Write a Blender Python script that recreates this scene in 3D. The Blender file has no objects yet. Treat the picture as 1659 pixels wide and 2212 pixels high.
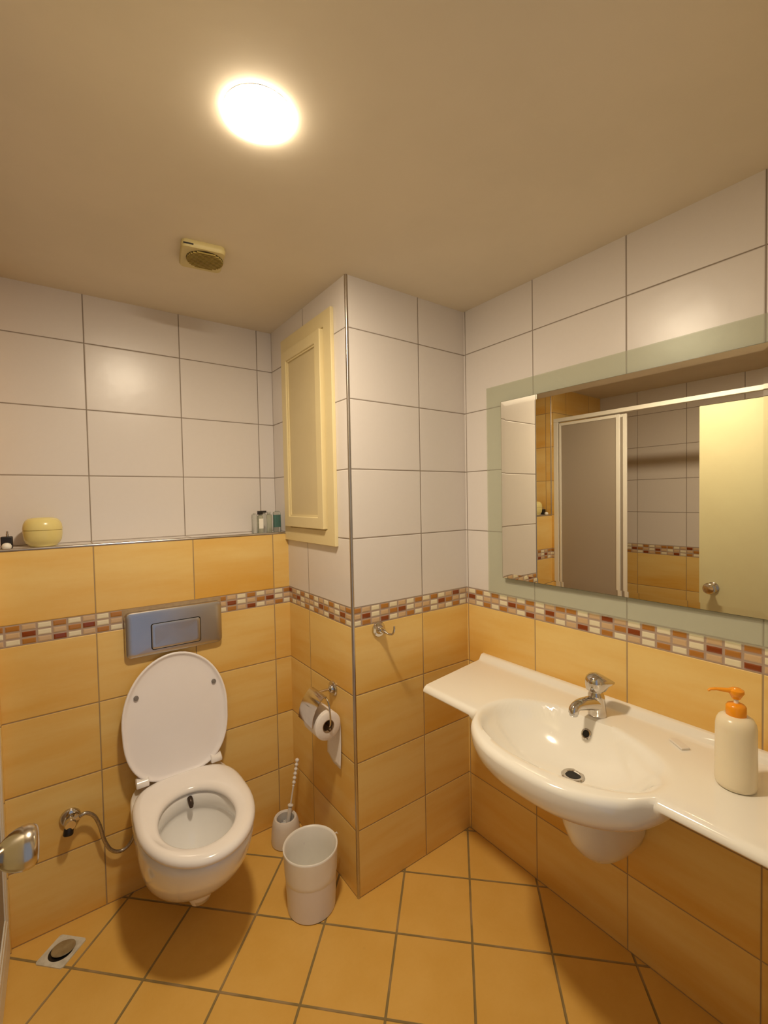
import bpy, bmesh, math, random
from mathutils import Vector, Matrix
random.seed(7)
PI = math.pi
sc = bpy.context.scene
col = sc.collection

# ------------------------------------------------------------------ camera
yaw, pitch, roll = -0.63039, -0.03057, -0.01883
cy, sy, cp, sp = math.cos(yaw), math.sin(yaw), math.cos(pitch), math.sin(pitch)
F = Vector((-sy * cp, cy * cp, sp)); R0 = Vector((cy, sy, 0)); U0 = R0.cross(F)
R = R0 * math.cos(roll) + U0 * math.sin(roll)
U = -R0 * math.sin(roll) + U0 * math.cos(roll)
cam = bpy.data.cameras.new('camera')
cam.sensor_fit = 'VERTICAL'; cam.sensor_height = 24.0
cam.lens = 964.68 / 2212 * 24.0
cam.clip_start = 0.01
camo = bpy.data.objects.new('camera', cam); col.objects.link(camo)
camo.matrix_world = Matrix(((R.x, U.x, -F.x, -1.42898), (R.y, U.y, -F.y, -1.35527), (R.z, U.z, -F.z, 1.46465), (0, 0, 0, 1)))
sc.camera = camo

# ------------------------------------------------------------------ world and exposure
w = bpy.data.worlds.new('world'); sc.world = w; w.use_nodes = True
w.node_tree.nodes['Background'].inputs[0].default_value = (0.72, 0.80, 1.0, 1)
w.node_tree.nodes['Background'].inputs[1].default_value = 0.06
LAMP_COLOR = (1.0, 0.84, 0.615)
LAMP_STRENGTH = 60.0
sc.view_settings.view_transform = 'Standard'
sc.view_settings.look = 'None'
sc.view_settings.gamma = 1.0
sc.view_settings.use_curve_mapping = False
sc.view_settings.exposure = 2.66

# ------------------------------------------------------------------ material helpers
def principled(name, color, rough=0.5, metal=0.0, coat=0.0, **kw):
    m = bpy.data.materials.new(name); m.use_nodes = True
    b = m.node_tree.nodes['Principled BSDF']
    b.inputs['Base Color'].default_value = (*color, 1)
    b.inputs['Roughness'].default_value = rough
    b.inputs['Metallic'].default_value = metal
    b.inputs['Coat Weight'].default_value = coat
    b.inputs['Coat Roughness'].default_value = 0.04
    for k, v in kw.items():
        b.inputs[k.replace('_', ' ')].default_value = v
    return m

class G:
    """small expression helper on a node tree"""
    def __init__(s, nt): s.nt = nt
    def link(s, a, b):
        if isinstance(a, (int, float)): b.default_value = a
        else: s.nt.links.new(a, b)
    def m(s, op, a, b=0.0, c=None, clamp=False):
        n = s.nt.nodes.new('ShaderNodeMath'); n.operation = op; n.use_clamp = clamp
        s.link(a, n.inputs[0]); s.link(b, n.inputs[1])
        if c is not None: s.link(c, n.inputs[2])
        return n.outputs[0]
    def mix(s, f, a, b):
        n = s.nt.nodes.new('ShaderNodeMix'); n.data_type = 'RGBA'
        s.link(f, n.inputs[0])
        for v, i in ((a, 6), (b, 7)):
            if isinstance(v, tuple): n.inputs[i].default_value = (*v, 1)
            else: s.nt.links.new(v, n.inputs[i])
        return n.outputs[2]
    def mixf(s, f, a, b):
        n = s.nt.nodes.new('ShaderNodeMix'); n.data_type = 'FLOAT'
        s.link(f, n.inputs[0]); s.link(a, n.inputs[2]); s.link(b, n.inputs[3])
        return n.outputs[0]
    def ss(s, x, e0, e1):
        n = s.nt.nodes.new('ShaderNodeMapRange'); n.interpolation_type = 'SMOOTHSTEP'
        s.link(x, n.inputs[0]); n.inputs[1].default_value = e0; n.inputs[2].default_value = e1
        return n.outputs[0]
    def comb(s, x, y, z):
        n = s.nt.nodes.new('ShaderNodeCombineXYZ')
        s.link(x, n.inputs[0]); s.link(y, n.inputs[1]); s.link(z, n.inputs[2])
        return n.outputs[0]
    def noise(s, vec, scale, detail=3.0, rough=0.5):
        n = s.nt.nodes.new('ShaderNodeTexNoise')
        s.nt.links.new(vec, n.inputs['Vector'])
        n.inputs['Scale'].default_value = scale; n.inputs['Detail'].default_value = detail
        n.inputs['Roughness'].default_value = rough
        return n.outputs[0]
    def white(s, vec):
        n = s.nt.nodes.new('ShaderNodeTexWhiteNoise'); n.noise_dimensions = '3D'
        s.nt.links.new(vec, n.inputs[0]); return n.outputs[0]
    def ramp(s, f, stops, interp='CONSTANT'):
        n = s.nt.nodes.new('ShaderNodeValToRGB'); n.color_ramp.interpolation = interp
        e = n.color_ramp.elements
        while len(e) < len(stops): e.new(0.5)
        for i, (p, c) in enumerate(stops):
            e[i].position = p; e[i].color = (*c, 1)
        s.nt.links.new(f, n.inputs[0]); return n.outputs[0]
    def sep(s, v):
        n = s.nt.nodes.new('ShaderNodeSeparateXYZ'); s.nt.links.new(v, n.inputs[0]); return n.outputs

H0, MOS0, MOS1, TW = 0.2511, 1.0011, 1.0709, 0.3352
CREAM, BEIGE, BROWN, DARK = (0.80, 0.72, 0.52), (0.62, 0.43, 0.25), (0.44, 0.19, 0.04), (0.25, 0.055, 0.012)
PAT = ['BbC', 'bDB', 'CCb', 'BbD', 'CBC', 'bDb', 'CCB', 'BbC', 'CbB', 'BCC', 'CDb', 'bBC', 'DbB', 'bCC', 'CbD', 'BCb']
PC = {'C': CREAM, 'b': BEIGE, 'B': BROWN, 'D': DARK}
YEL_A, YEL_B = (0.84, 0.605, 0.225), (0.73, 0.385, 0.055)
WHT = (0.74, 0.69, 0.66)
GROUT_W, GROUT_Y = (0.27, 0.22, 0.18), (0.36, 0.25, 0.14)

def tile_material(name, offx, offy, upper='white', shift=0):
    m = bpy.data.materials.new(name); m.use_nodes = True
    nt = m.node_tree; b = nt.nodes['Principled BSDF']; g = G(nt)
    tc = nt.nodes.new('ShaderNodeTexCoord'); geo = nt.nodes.new('ShaderNodeNewGeometry')
    P = g.sep(tc.outputs['Object']); N = g.sep(geo.outputs['True Normal'])
    selx = g.m('GREATER_THAN', g.m('ABSOLUTE', N[0]), 0.5)
    flat = g.m('GREATER_THAN', g.m('ABSOLUTE', N[2]), 0.5)
    u = g.mixf(selx, g.m('SUBTRACT', P[0], offx), g.m('SUBTRACT', P[1], offy))
    z = P[2]
    up = g.m('GREATER_THAN', z, MOS1)
    inm = g.m('MULTIPLY', g.m('GREATER_THAN', z, MOS0), g.m('LESS_THAN', z, MOS1))
    inm = g.m('MULTIPLY', inm, g.m('SUBTRACT', 1.0, flat))
    rv = g.m('DIVIDE', g.m('SUBTRACT', z, g.mixf(up, H0, MOS1)), 0.25)
    ru = g.m('DIVIDE', u, TW)
    fu = g.m('FRACT', g.m('ADD', ru, 40.0)); fv = g.m('FRACT', g.m('ADD', rv, 40.0))
    du = g.m('MULTIPLY', g.m('SUBTRACT', 0.5, g.m('ABSOLUTE', g.m('SUBTRACT', fu, 0.5))), TW)
    dv = g.m('MULTIPLY', g.m('SUBTRACT', 0.5, g.m('ABSOLUTE', g.m('SUBTRACT', fv, 0.5))), 0.25)
    dv = g.mixf(flat, dv, 0.1)
    # mosaic cells
    cw, ch = TW / 8, (MOS1 - MOS0) / 3
    mu = g.m('ADD', g.m('DIVIDE', u, cw), 320.0 + shift); mv = g.m('DIVIDE', g.m('SUBTRACT', z, MOS0), ch)
    mdu = g.m('MULTIPLY', g.m('SUBTRACT', 0.5, g.m('ABSOLUTE', g.m('SUBTRACT', g.m('FRACT', mu), 0.5))), cw)
    mdv = g.m('MULTIPLY', g.m('SUBTRACT', 0.5, g.m('ABSOLUTE', g.m('SUBTRACT', g.m('FRACT', mv), 0.5))), ch)
    md = g.m('MINIMUM', mdu, mdv)
    d = g.m('MINIMUM', du, dv)
    d = g.mixf(inm, d, md)
    tile = g.mixf(inm, g.ss(d, 0.0012, 0.0021), g.ss(d, 0.0025, 0.0038))
    # colours
    ci = g.m('DIVIDE', g.m('ADD', g.m('FLOOR', g.m('MODULO', mu, 16.0)), 0.5), 16.0)
    rows = []
    for r in (2, 1, 0):
        rows.append(g.ramp(ci, [(k / 16, PC[PAT[k][r]]) for k in range(16)]))
    mc = g.mix(g.m('GREATER_THAN', mv, 1.0), rows[0], rows[1])
    mc = g.mix(g.m('GREATER_THAN', mv, 2.0), mc, rows[2])
    tu, tv = g.m('FLOOR', ru), g.m('FLOOR', rv)
    rnd = g.white(g.comb(tu, tv, selx))
    st = g.noise(g.comb(g.m('MULTIPLY', u, 1.6), g.m('MULTIPLY', rnd, 9.0), g.m('MULTIPLY', z, 11.0)), 1.0, 4.0, 0.55)
    fine = g.noise(tc.outputs['Object'], 60.0, 3.0, 0.6)
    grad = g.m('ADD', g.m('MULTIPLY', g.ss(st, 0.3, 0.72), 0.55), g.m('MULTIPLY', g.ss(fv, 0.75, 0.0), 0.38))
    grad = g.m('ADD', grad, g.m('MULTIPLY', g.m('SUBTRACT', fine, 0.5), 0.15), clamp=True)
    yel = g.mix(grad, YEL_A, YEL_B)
    wh = g.mix(g.m('MULTIPLY', fine, 0.25), WHT, (0.66, 0.60, 0.56))
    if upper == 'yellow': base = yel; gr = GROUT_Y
    else:
        sel = g.m('MAXIMUM', up, flat)
        base = g.mix(sel, yel, wh)
        gr = g.mix(up, GROUT_Y, GROUT_W)
    if upper == 'yellow' : base = g.mix(flat, base, wh)
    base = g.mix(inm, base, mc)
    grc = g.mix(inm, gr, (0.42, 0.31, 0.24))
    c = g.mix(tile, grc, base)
    nt.links.new(c, b.inputs['Base Color'])
    rgh = g.mixf(tile, 0.85, g.mixf(inm, g.mixf(up, 0.33, 0.30), 0.10))
    nt.links.new(rgh, b.inputs['Roughness'])
    # relief
    hgt = g.mixf(inm, g.m('MULTIPLY', g.ss(d, 0.0008, 0.0040), 0.0012), g.m('MULTIPLY', g.ss(d, 0.0003, 0.0075), 0.0016))
    hgt = g.m('ADD', hgt, g.m('MULTIPLY', g.noise(tc.outputs['Object'], 14.0, 2.0), 0.0007))
    bp = nt.nodes.new('ShaderNodeBump'); bp.inputs['Strength'].default_value = 1.0; bp.inputs['Distance'].default_value = 1.0
    nt.links.new(hgt, bp.inputs['Height']); nt.links.new(bp.outputs[0], b.inputs['Normal'])
    return m

def floor_material():
    m = bpy.data.materials.new('floor_tiles'); m.use_nodes = True
    nt = m.node_tree; b = nt.nodes['Principled BSDF']; g = G(nt)
    tc = nt.nodes.new('ShaderNodeTexCoord'); P = g.sep(tc.outputs['Object'])
    S = 0.2508; k = 1 / math.sqrt(2) / S
    x = g.m('ADD', P[0], 0.2010); y = g.m('ADD', P[1], 0.1850)
    a = g.m('MULTIPLY', g.m('ADD', x, y), k); c = g.m('MULTIPLY', g.m('SUBTRACT', x, y), k)
    fa = g.m('FRACT', g.m('ADD', a, 50.0)); fc = g.m('FRACT', g.m('ADD', c, 50.0))
    da = g.m('SUBTRACT', 0.5, g.m('ABSOLUTE', g.m('SUBTRACT', fa, 0.5)))
    dc = g.m('SUBTRACT', 0.5, g.m('ABSOLUTE', g.m('SUBTRACT', fc, 0.5)))
    wob = g.m('MULTIPLY', g.m('SUBTRACT', g.noise(tc.outputs['Object'], 45.0), 0.5), 0.0012)
    d = g.m('ADD', g.m('MULTIPLY', g.m('MINIMUM', da, dc), S), wob)
    tile = g.ss(d, 0.0030, 0.0046)
    n1 = g.noise(tc.outputs['Object'], 5.0, 4.0, 0.6); n2 = g.noise(tc.outputs['Object'], 90.0, 3.0, 0.6)
    rnd = g.white(g.comb(g.m('FLOOR', a), g.m('FLOOR', c), 0.0))
    f = g.m('ADD', g.m('MULTIPLY', g.ss(n1, 0.3, 0.7), 0.6), g.m('MULTIPLY', rnd, 0.25))
    f = g.m('ADD', f, g.m('MULTIPLY', g.m('SUBTRACT', n2, 0.5), 0.4), clamp=True)
    base = g.mix(f, (0.79, 0.485, 0.125), (0.71, 0.405, 0.08))
    spots = g.ss(g.noise(tc.outputs['Object'], 17.0, 1.0), 0.78, 0.82)
    base = g.mix(g.m('MULTIPLY', spots, 0.25), base, (0.35, 0.18, 0.05))
    gc = g.mix(g.ss(g.noise(tc.outputs['Object'], 9.0), 0.45, 0.65), (0.27, 0.19, 0.07), (0.38, 0.26, 0.12))
    nt.links.new(g.mix(tile, gc, base), b.inputs['Base Color'])
    nt.links.new(g.mixf(tile, 0.85, 0.42), b.inputs['Roughness'])
    hgt = g.m('ADD', g.m('MULTIPLY', g.ss(d, 0.0010, 0.0045), 0.0015), g.m('MULTIPLY', n1, 0.0008))
    bp = nt.nodes.new('ShaderNodeBump'); bp.inputs['Distance'].default_value = 1.0
    nt.links.new(hgt, bp.inputs['Height']); nt.links.new(bp.outputs[0], b.inputs['Normal'])
    return m

def noisy(name, c1, c2, scale, rough, bump=0.0, **kw):
    m = principled(name, c1, rough, **kw); nt = m.node_tree; g = G(nt); b = nt.nodes['Principled BSDF']
    tc = nt.nodes.new('ShaderNodeTexCoord')
    n = g.noise(tc.outputs['Object'], scale, 4.0, 0.6)
    nt.links.new(g.mix(g.ss(n, 0.3, 0.7), c1, c2), b.inputs['Base Color'])
    if bump:
        bp = nt.nodes.new('ShaderNodeBump'); bp.inputs['Distance'].default_value = 1.0
        nt.links.new(g.m('MULTIPLY', n, bump), bp.inputs['Height']); nt.links.new(bp.outputs[0], b.inputs['Normal'])
    return m

M = {}
M['ceiling'] = noisy('ceiling_paint', (0.78, 0.69, 0.545), (0.74, 0.655, 0.515), 3.0, 0.8, 0.0008)
M['plaster'] = noisy('hall_plaster', (0.6, 0.55, 0.45), (0.55, 0.5, 0.42), 4.0, 0.8)
M['floor'] = floor_material()
M['ceramic'] = noisy('white_ceramic', (0.92, 0.90, 0.88), (0.90, 0.88, 0.86), 3.0, 0.14, coat=0.6)
M['sink'] = noisy('cream_white_ceramic', (0.93, 0.90, 0.83), (0.91, 0.88, 0.81), 3.0, 0.13, coat=0.6)
M['seat'] = noisy('white_seat_plastic', (0.90, 0.86, 0.84), (0.88, 0.84, 0.82), 6.0, 0.17)
M['lidp'] = noisy('matt_lid_plastic', (0.93, 0.89, 0.90), (0.91, 0.87, 0.88), 6.0, 0.30)
M['white'] = noisy('white_plastic', (0.80, 0.76, 0.73), (0.77, 0.73, 0.70), 8.0, 0.35)
M['frame_white'] = noisy('white_lacquered_aluminium', (0.82, 0.79, 0.72), (0.80, 0.77, 0.70), 6.0, 0.35)
M['chrome'] = noisy('chrome', (0.66, 0.62, 0.57), (0.60, 0.56, 0.52), 20.0, 0.10, metal=1.0)
M['satin'] = noisy('satin_steel', (0.60, 0.59, 0.60), (0.56, 0.55, 0.56), 9.0, 0.27, metal=1.0)
M['alu'] = noisy('aluminium_trim', (0.55, 0.51, 0.47), (0.48, 0.44, 0.41), 15.0, 0.28, metal=1.0)
M['nozzle'] = noisy('tarnished_metal', (0.10, 0.07, 0.05), (0.05, 0.035, 0.03), 60.0, 0.35, metal=0.6)
M['rubberd'] = noisy('dark_drain_plug', (0.05, 0.04, 0.02), (0.03, 0.022, 0.012), 60.0, 0.35)
M['knobm'] = noisy('worn_chrome_knob', (0.62, 0.55, 0.46), (0.52, 0.46, 0.39), 14.0, 0.20, metal=1.0)
M['mortar'] = noisy('brown_grout_filler', (0.42, 0.30, 0.17), (0.34, 0.24, 0.14), 40.0, 0.85)
M['black'] = noisy('black_plastic', (0.012, 0.010, 0.010), (0.02, 0.016, 0.014), 20.0, 0.4)
M['rubber'] = noisy('grey_rubber', (0.22, 0.20, 0.19), (0.18, 0.16, 0.15), 30.0, 0.6)
M['cream'] = noisy('cream_painted_wood', (0.76, 0.64, 0.36), (0.73, 0.61, 0.34), 5.0, 0.42, 0.0003)
M['creamp'] = noisy('cream_panel', (0.65, 0.54, 0.31), (0.62, 0.51, 0.29), 5.0, 0.45)
M['door'] = noisy('cream_door_paint', (0.62, 0.58, 0.35), (0.60, 0.55, 0.33), 4.0, 0.5)
M['jar'] = noisy('yellow_cream_plastic', (0.78, 0.66, 0.27), (0.74, 0.62, 0.24), 12.0, 0.25)
M['ventp'] = noisy('yellowed_plastic', (0.66, 0.55, 0.24), (0.60, 0.50, 0.24), 12.0, 0.5)
M['ventg'] = noisy('stained_grille', (0.40, 0.29, 0.06), (0.32, 0.22, 0.04), 30.0, 0.6)
M['ventd'] = principled('grille_dark', (0.05, 0.033, 0.008), 0.8)
M['paper'] = noisy('tissue_paper', (0.86, 0.80, 0.76), (0.82, 0.76, 0.72), 50.0, 0.9, 0.0006)
M['card'] = noisy('cardboard', (0.30, 0.19, 0.10), (0.24, 0.15, 0.08), 40.0, 0.9)
M['orange'] = noisy('orange_plastic', (0.95, 0.36, 0.012), (0.91, 0.33, 0.01), 20.0, 0.25)
M['soapb'] = noisy('milky_soap_bottle', (0.86, 0.76, 0.56), (0.84, 0.74, 0.54), 8.0, 0.25)
M['soapb'].node_tree.nodes['Principled BSDF'].inputs['Subsurface Weight'].default_value = 0.35
M['soapb'].node_tree.nodes['Principled BSDF'].inputs['Subsurface Radius'].default_value = (0.02, 0.015, 0.01)
M['bin'] = noisy('white_bin_plastic', (0.82, 0.77, 0.75), (0.79, 0.74, 0.72), 7.0, 0.35)
M['liner'] = noisy('plastic_bag', (0.80, 0.76, 0.73), (0.74, 0.71, 0.66), 25.0, 0.22, 0.0012, Alpha=1.0)
M['binin'] = noisy('bag_lining', (0.88, 0.85, 0.80), (0.86, 0.83, 0.77), 9.0, 0.3, 0.0008)
M['water'] = principled('water', (0.75, 0.74, 0.66), 0.03, **{'Transmission_Weight': 0.6, 'IOR': 1.33})
M['hose'] = noisy('braided_hose', (0.50, 0.45, 0.38), (0.32, 0.28, 0.23), 260.0, 0.3, metal=0.9)
M['mirror'] = principled('mirror_silver', (0.86, 0.83, 0.74), 0.0, 1.0)
M['medge'] = principled('mirror_edge', (0.10, 0.09, 0.05), 0.3)
M['dark_hole'] = principled('dark_opening', (0.006, 0.005, 0.004), 0.5)
M['steelfloor'] = noisy('pale_drain_frame', (0.72, 0.70, 0.62), (0.55, 0.52, 0.44), 40.0, 0.45)
M['disc'] = noisy('worn_brass_grey_disc', (0.44, 0.38, 0.24), (0.32, 0.26, 0.15), 25.0, 0.4, metal=0.4)
M['teal'] = principled('teal_liquid', (0.0, 0.22, 0.19), 0.1, coat=0.5)
M['glassy'] = principled('clear_bottle', (0.80, 0.82, 0.78), 0.06, **{'Transmission_Weight': 0.92, 'IOR': 1.35})
M['glassy2'] = principled('pale_liquid', (0.66, 0.68, 0.56), 0.08, **{'Transmission_Weight': 0.75, 'IOR': 1.33})
M['label'] = principled('white_label', (0.85, 0.82, 0.74), 0.6)
M['soap'] = principled('soap_sliver', (0.82, 0.76, 0.68), 0.35)
M['silicone'] = principled('silicone', (0.75, 0.70, 0.55), 0.4)
# translucent frosted band of the mirror (tile joints show through)
def band_mat():
    m = bpy.data.materials.new('frosted_green_glass'); m.use_nodes = True; nt = m.node_tree
    b = nt.nodes['Principled BSDF']; g = G(nt)
    b.inputs['Base Color'].default_value = (0.70, 0.66, 0.57, 1); b.inputs['Roughness'].default_value = 0.35
    tr = nt.nodes.new('ShaderNodeBsdfTransparent'); tr.inputs[0].default_value = (0.93, 0.96, 0.91, 1)
    mx = nt.nodes.new('ShaderNodeMixShader'); mx.inputs[0].default_value = 0.22
    nt.links.new(tr.outputs[0], mx.inputs[1]); nt.links.new(b.outputs[0], mx.inputs[2])
    nt.links.new(mx.outputs[0], nt.nodes['Material Output'].inputs[0])
    return m
M['band'] = band_mat()
def frost_mat():
    m = bpy.data.materials.new('frosted_panel'); m.use_nodes = True; nt = m.node_tree
    b = nt.nodes['Principled BSDF']; g = G(nt)
    b.inputs['Base Color'].default_value = (0.62, 0.55, 0.47, 1); b.inputs['Roughness'].default_value = 0.45
    tl = nt.nodes.new('ShaderNodeBsdfTranslucent'); tl.inputs[0].default_value = (0.72, 0.66, 0.58, 1)
    mx = nt.nodes.new('ShaderNodeMixShader'); mx.inputs[0].default_value = 0.5
    nt.links.new(b.outputs[0], mx.inputs[1]); nt.links.new(tl.outputs[0], mx.inputs[2])
    nt.links.new(mx.outputs[0], nt.nodes['Material Output'].inputs[0])
    return m
M['frost'] = frost_mat()
def lamp_mat():
    m = bpy.data.materials.new('glowing_diffuser'); m.use_nodes = True; nt = m.node_tree
    for n in list(nt.nodes):
        if n.type != 'OUTPUT_MATERIAL': nt.nodes.remove(n)
    e = nt.nodes.new('ShaderNodeEmission'); e.inputs[0].default_value = (*LAMP_COLOR, 1); e.inputs[1].default_value = LAMP_STRENGTH
    nt.links.new(e.outputs[0], nt.nodes['Material Output'].inputs[0]); return m
M['lamp'] = lamp_mat()

# ------------------------------------------------------------------ object helpers
def base_of(p):
    v = Vector((0, 0, 0))
    while p is not None: v += p.location; p = p.parent
    return v
def link(name, me, mat, parent=None, smooth=False, bevel=0.0, seg=2, subsurf=0, angle=None):
    o = bpy.data.objects.new(name, me); col.objects.link(o)
    if isinstance(mat, (list, tuple)):
        for k in mat: me.materials.append(M[k] if isinstance(k, str) else k)
    else: me.materials.append(M[mat] if isinstance(mat, str) else mat)
    if smooth:
        for p in me.polygons: p.use_smooth = True
    if parent is not None:
        me.transform(Matrix.Translation(-base_of(parent))); o.parent = parent
    if bevel:
        md = o.modifiers.new('bevel', 'BEVEL'); md.width = bevel; md.segments = seg; md.limit_method = 'ANGLE'
        md.harden_normals = False
    if subsurf:
        md = o.modifiers.new('subd', 'SUBSURF'); md.levels = subsurf; md.render_levels = subsurf
    if angle is not None:
        me.set_sharp_from_angle(angle=math.radians(angle))
    return o
def mesh(name, vs, fs):
    me = bpy.data.meshes.new(name); me.from_pydata([tuple(v) for v in vs], [], fs)
    bm = bmesh.new(); bm.from_mesh(me); bmesh.ops.remove_doubles(bm, verts=bm.verts, dist=1e-6)
    bmesh.ops.recalc_face_normals(bm, faces=bm.faces); bm.to_mesh(me); bm.free(); return me
def boxdata(lo, hi):
    x0, y0, z0 = lo; x1, y1, z1 = hi
    v = [(x0, y0, z0), (x1, y0, z0), (x1, y1, z0), (x0, y1, z0), (x0, y0, z1), (x1, y0, z1), (x1, y1, z1), (x0, y1, z1)]
    f = [(0, 3, 2, 1), (4, 5, 6, 7), (0, 1, 5, 4), (1, 2, 6, 5), (2, 3, 7, 6), (3, 0, 4, 7)]
    return v, f
def boxes(name, lst, mat, parent=None, bevel=0.0, seg=2, xf=None):
    V, Fc = [], []
    for lo, hi in lst:
        v, f = boxdata(lo, hi); n = len(V); V += v; Fc += [tuple(i + n for i in q) for q in f]
    me = bpy.data.meshes.new(name); me.from_pydata(V, [], Fc)
    if xf is not None: me.transform(xf)
    return link(name, me, mat, parent, bevel=bevel, seg=seg, smooth=bool(bevel), angle=35 if bevel else None)
def box(name, lo, hi, mat, parent=None, bevel=0.0, seg=2, xf=None): return boxes(name, [(lo, hi)], mat, parent, bevel, seg, xf)
def loft(name, rings, mat, parent=None, cap0=True, cap1=True, closed_rings=False, smooth=True, angle=40, subsurf=0, xf=None):
    n = len(rings[0]); V = [v for r in rings for v in r]; Fc = []
    m = len(rings)
    for i in range(m if closed_rings else m - 1):
        a, b = i * n, ((i + 1) % m) * n
        for j in range(n):
            k = (j + 1) % n
            Fc.append((a + j, a + k, b + k, b + j))
    if not closed_rings:
        if cap0: Fc.append(tuple(range(n - 1, -1, -1)))
        if cap1: Fc.append(tuple((m - 1) * n + j for j in range(n)))
    me = mesh(name, V, Fc)
    if xf is not None: me.transform(xf)
    return link(name, me, mat, parent, smooth=smooth, angle=angle, subsurf=subsurf)
def lathe(name, prof, mat, parent=None, at=(0, 0, 0), axis=(0, 0, 1), n=40, angle=40, squash=1.0, closed=False):
    q = Vector((0, 0, 1)).rotation_difference(Vector(axis).normalized()).to_matrix().to_4x4()
    xf = Matrix.Translation(Vector(at)) @ q
    rings = [[(max(r, 1e-5) * math.cos(2 * PI * k / n), max(r, 1e-5) * squash * math.sin(2 * PI * k / n), z) for k in range(n)] for r, z in prof]
    return loft(name, rings, mat, parent, angle=angle, xf=xf, closed_rings=closed)
def tube_rings(pts, rad, n=14, sq=1.0):
    pts = [Vector(p) for p in pts]; rings = []
    if isinstance(rad, (int, float)): rad = [rad] * len(pts)
    up = None
    for i, p in enumerate(pts):
        t = (pts[min(i + 1, len(pts) - 1)] - pts[max(i - 1, 0)]).normalized()
        if up is None:
            up = Vector((0, 0, 1)) if abs(t.z) < 0.9 else Vector((1, 0, 0))
        s = t.cross(up).normalized(); up = s.cross(t).normalized()
        rings.append([tuple(p + s * rad[i] * math.cos(2 * PI * k / n) + up * rad[i] * sq * math.sin(2 * PI * k / n)) for k in range(n)])
    return rings
def tube(name, pts, rad, mat, parent=None, n=14, sq=1.0, angle=50):
    return loft(name, tube_rings(pts, rad, n, sq), mat, parent, angle=angle)
def spline(ctrl, per=8):
    P = [Vector(c) for c in ctrl]; P = [2 * P[0] - P[1]] + P + [2 * P[-1] - P[-2]]; out = []
    for i in range(1, len(P) - 2):
        for k in range(per):
            t = k / per; a, b, c, d = P[i - 1], P[i], P[i + 1], P[i + 2]
            out.append(0.5 * ((2 * b) + (c - a) * t + (2 * a - 5 * b + 4 * c - d) * t * t + (3 * b - a - 3 * c + d) * t ** 3))
    out.append(P[-2]); return out
def rrect(w, h, r, n=6):
    pts = []
    for cx_, cy_, a0 in ((w / 2 - r, h / 2 - r, 0), (-w / 2 + r, h / 2 - r, 90), (-w / 2 + r, -h / 2 + r, 180), (w / 2 - r, -h / 2 + r, 270)):
        for k in range(n + 1):
            a = math.radians(a0 + 90 * k / n); pts.append((cx_ + r * math.cos(a), cy_ + r * math.sin(a)))
    return pts
def thing(name, label, cat, loc, group=None):
    o = bpy.data.objects.new(name, None); col.objects.link(o); o.location = loc
    o.empty_display_size = 0.05
    return tag(o, label, cat, group)
def tag(o, label, cat, group=None):
    o['label'] = label; o['category'] = cat
    if group: o['group'] = group
    return o
def struct(o, label=None, cat=None):
    o['kind'] = 'structure'
    if label: o['label'] = label
    if cat: o['category'] = cat
    return o

# ------------------------------------------------------------------ room shell
HC = 2.2535; XL = -1.600; PX = -0.589; D1 = 0.539; D2 = 0.681; YF = -1.30; XS = -2.30; SY0, SY1 = -0.95, 0.522
mt_right = tile_material('tiles_right_wall', 0, -0.3434, shift=3)
mt_pil = tile_material('tiles_pillar', -0.2568, 0.3415, shift=8)
mt_low = tile_material('tiles_toilet_wall', -0.6619, 0.0, upper='yellow', shift=6)
mt_up = tile_material('tiles_upper_wall', -0.6593, 0.0, shift=0)
mt_left = tile_material('tiles_left_wall', -0.1, 0.25, upper='yellow', shift=9)
mt_sh = tile_material('tiles_shower_wall', 0.0, 0.233, shift=5)
struct(box('floor', (-2.45, -1.45, -0.06), (0.1, 0.80, 0.0), 'floor'), 'floor of diagonal orange tan square tiles', 'floor')
struct(box('ceiling', (-2.45, -1.45, HC), (0.1, 0.80, HC + 0.06), 'ceiling'), 'plain painted ceiling in warm beige', 'ceiling')
struct(box('wall_right', (0, -1.45, 0), (0.1, 0.0, HC), mt_right), 'tiled wall behind the washbasin and mirror', 'wall')
struct(box('wall_pillar', (PX, 0.0, 0), (0.1, 0.80, HC), mt_pil), 'boxed-out tiled corner carrying the robe hook', 'wall')
struct(box('wall_back_lower', (-1.72, D1, 0), (PX, D2 + 0.01, MOS1 + 0.2502), mt_low), 'half-height yellow tiled wall behind the toilet with ledge on top', 'wall')
struct(box('wall_back', (-1.72, D2, MOS1 + 0.2502), (PX, 0.80, HC), mt_up), 'white tiled upper wall above the toilet ledge', 'wall')
struct(boxes('wall_left', [((-2.45, SY1, 0), (XL, 0.80, HC)), ((-2.45, -1.30, 0), (XL, SY0, HC))], mt_left), 'yellow tiled wall beside the shower, seen in the mirror', 'wall')
struct(box('wall_shower', (-2.45, SY0, 0), (XS, SY1, HC), mt_sh), 'tiled wall at the back of the shower, seen in the mirror', 'wall')
struct(boxes('wall_front', [((-2.45, -1.42, 0), (XL, YF, HC)), ((-0.72, -1.42, 0), (0.0, YF, HC)), ((XL, -1.42, 2.03), (-0.72, YF, HC))], 'plaster'), 'wall with the doorway behind the camera', 'wall')
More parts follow.
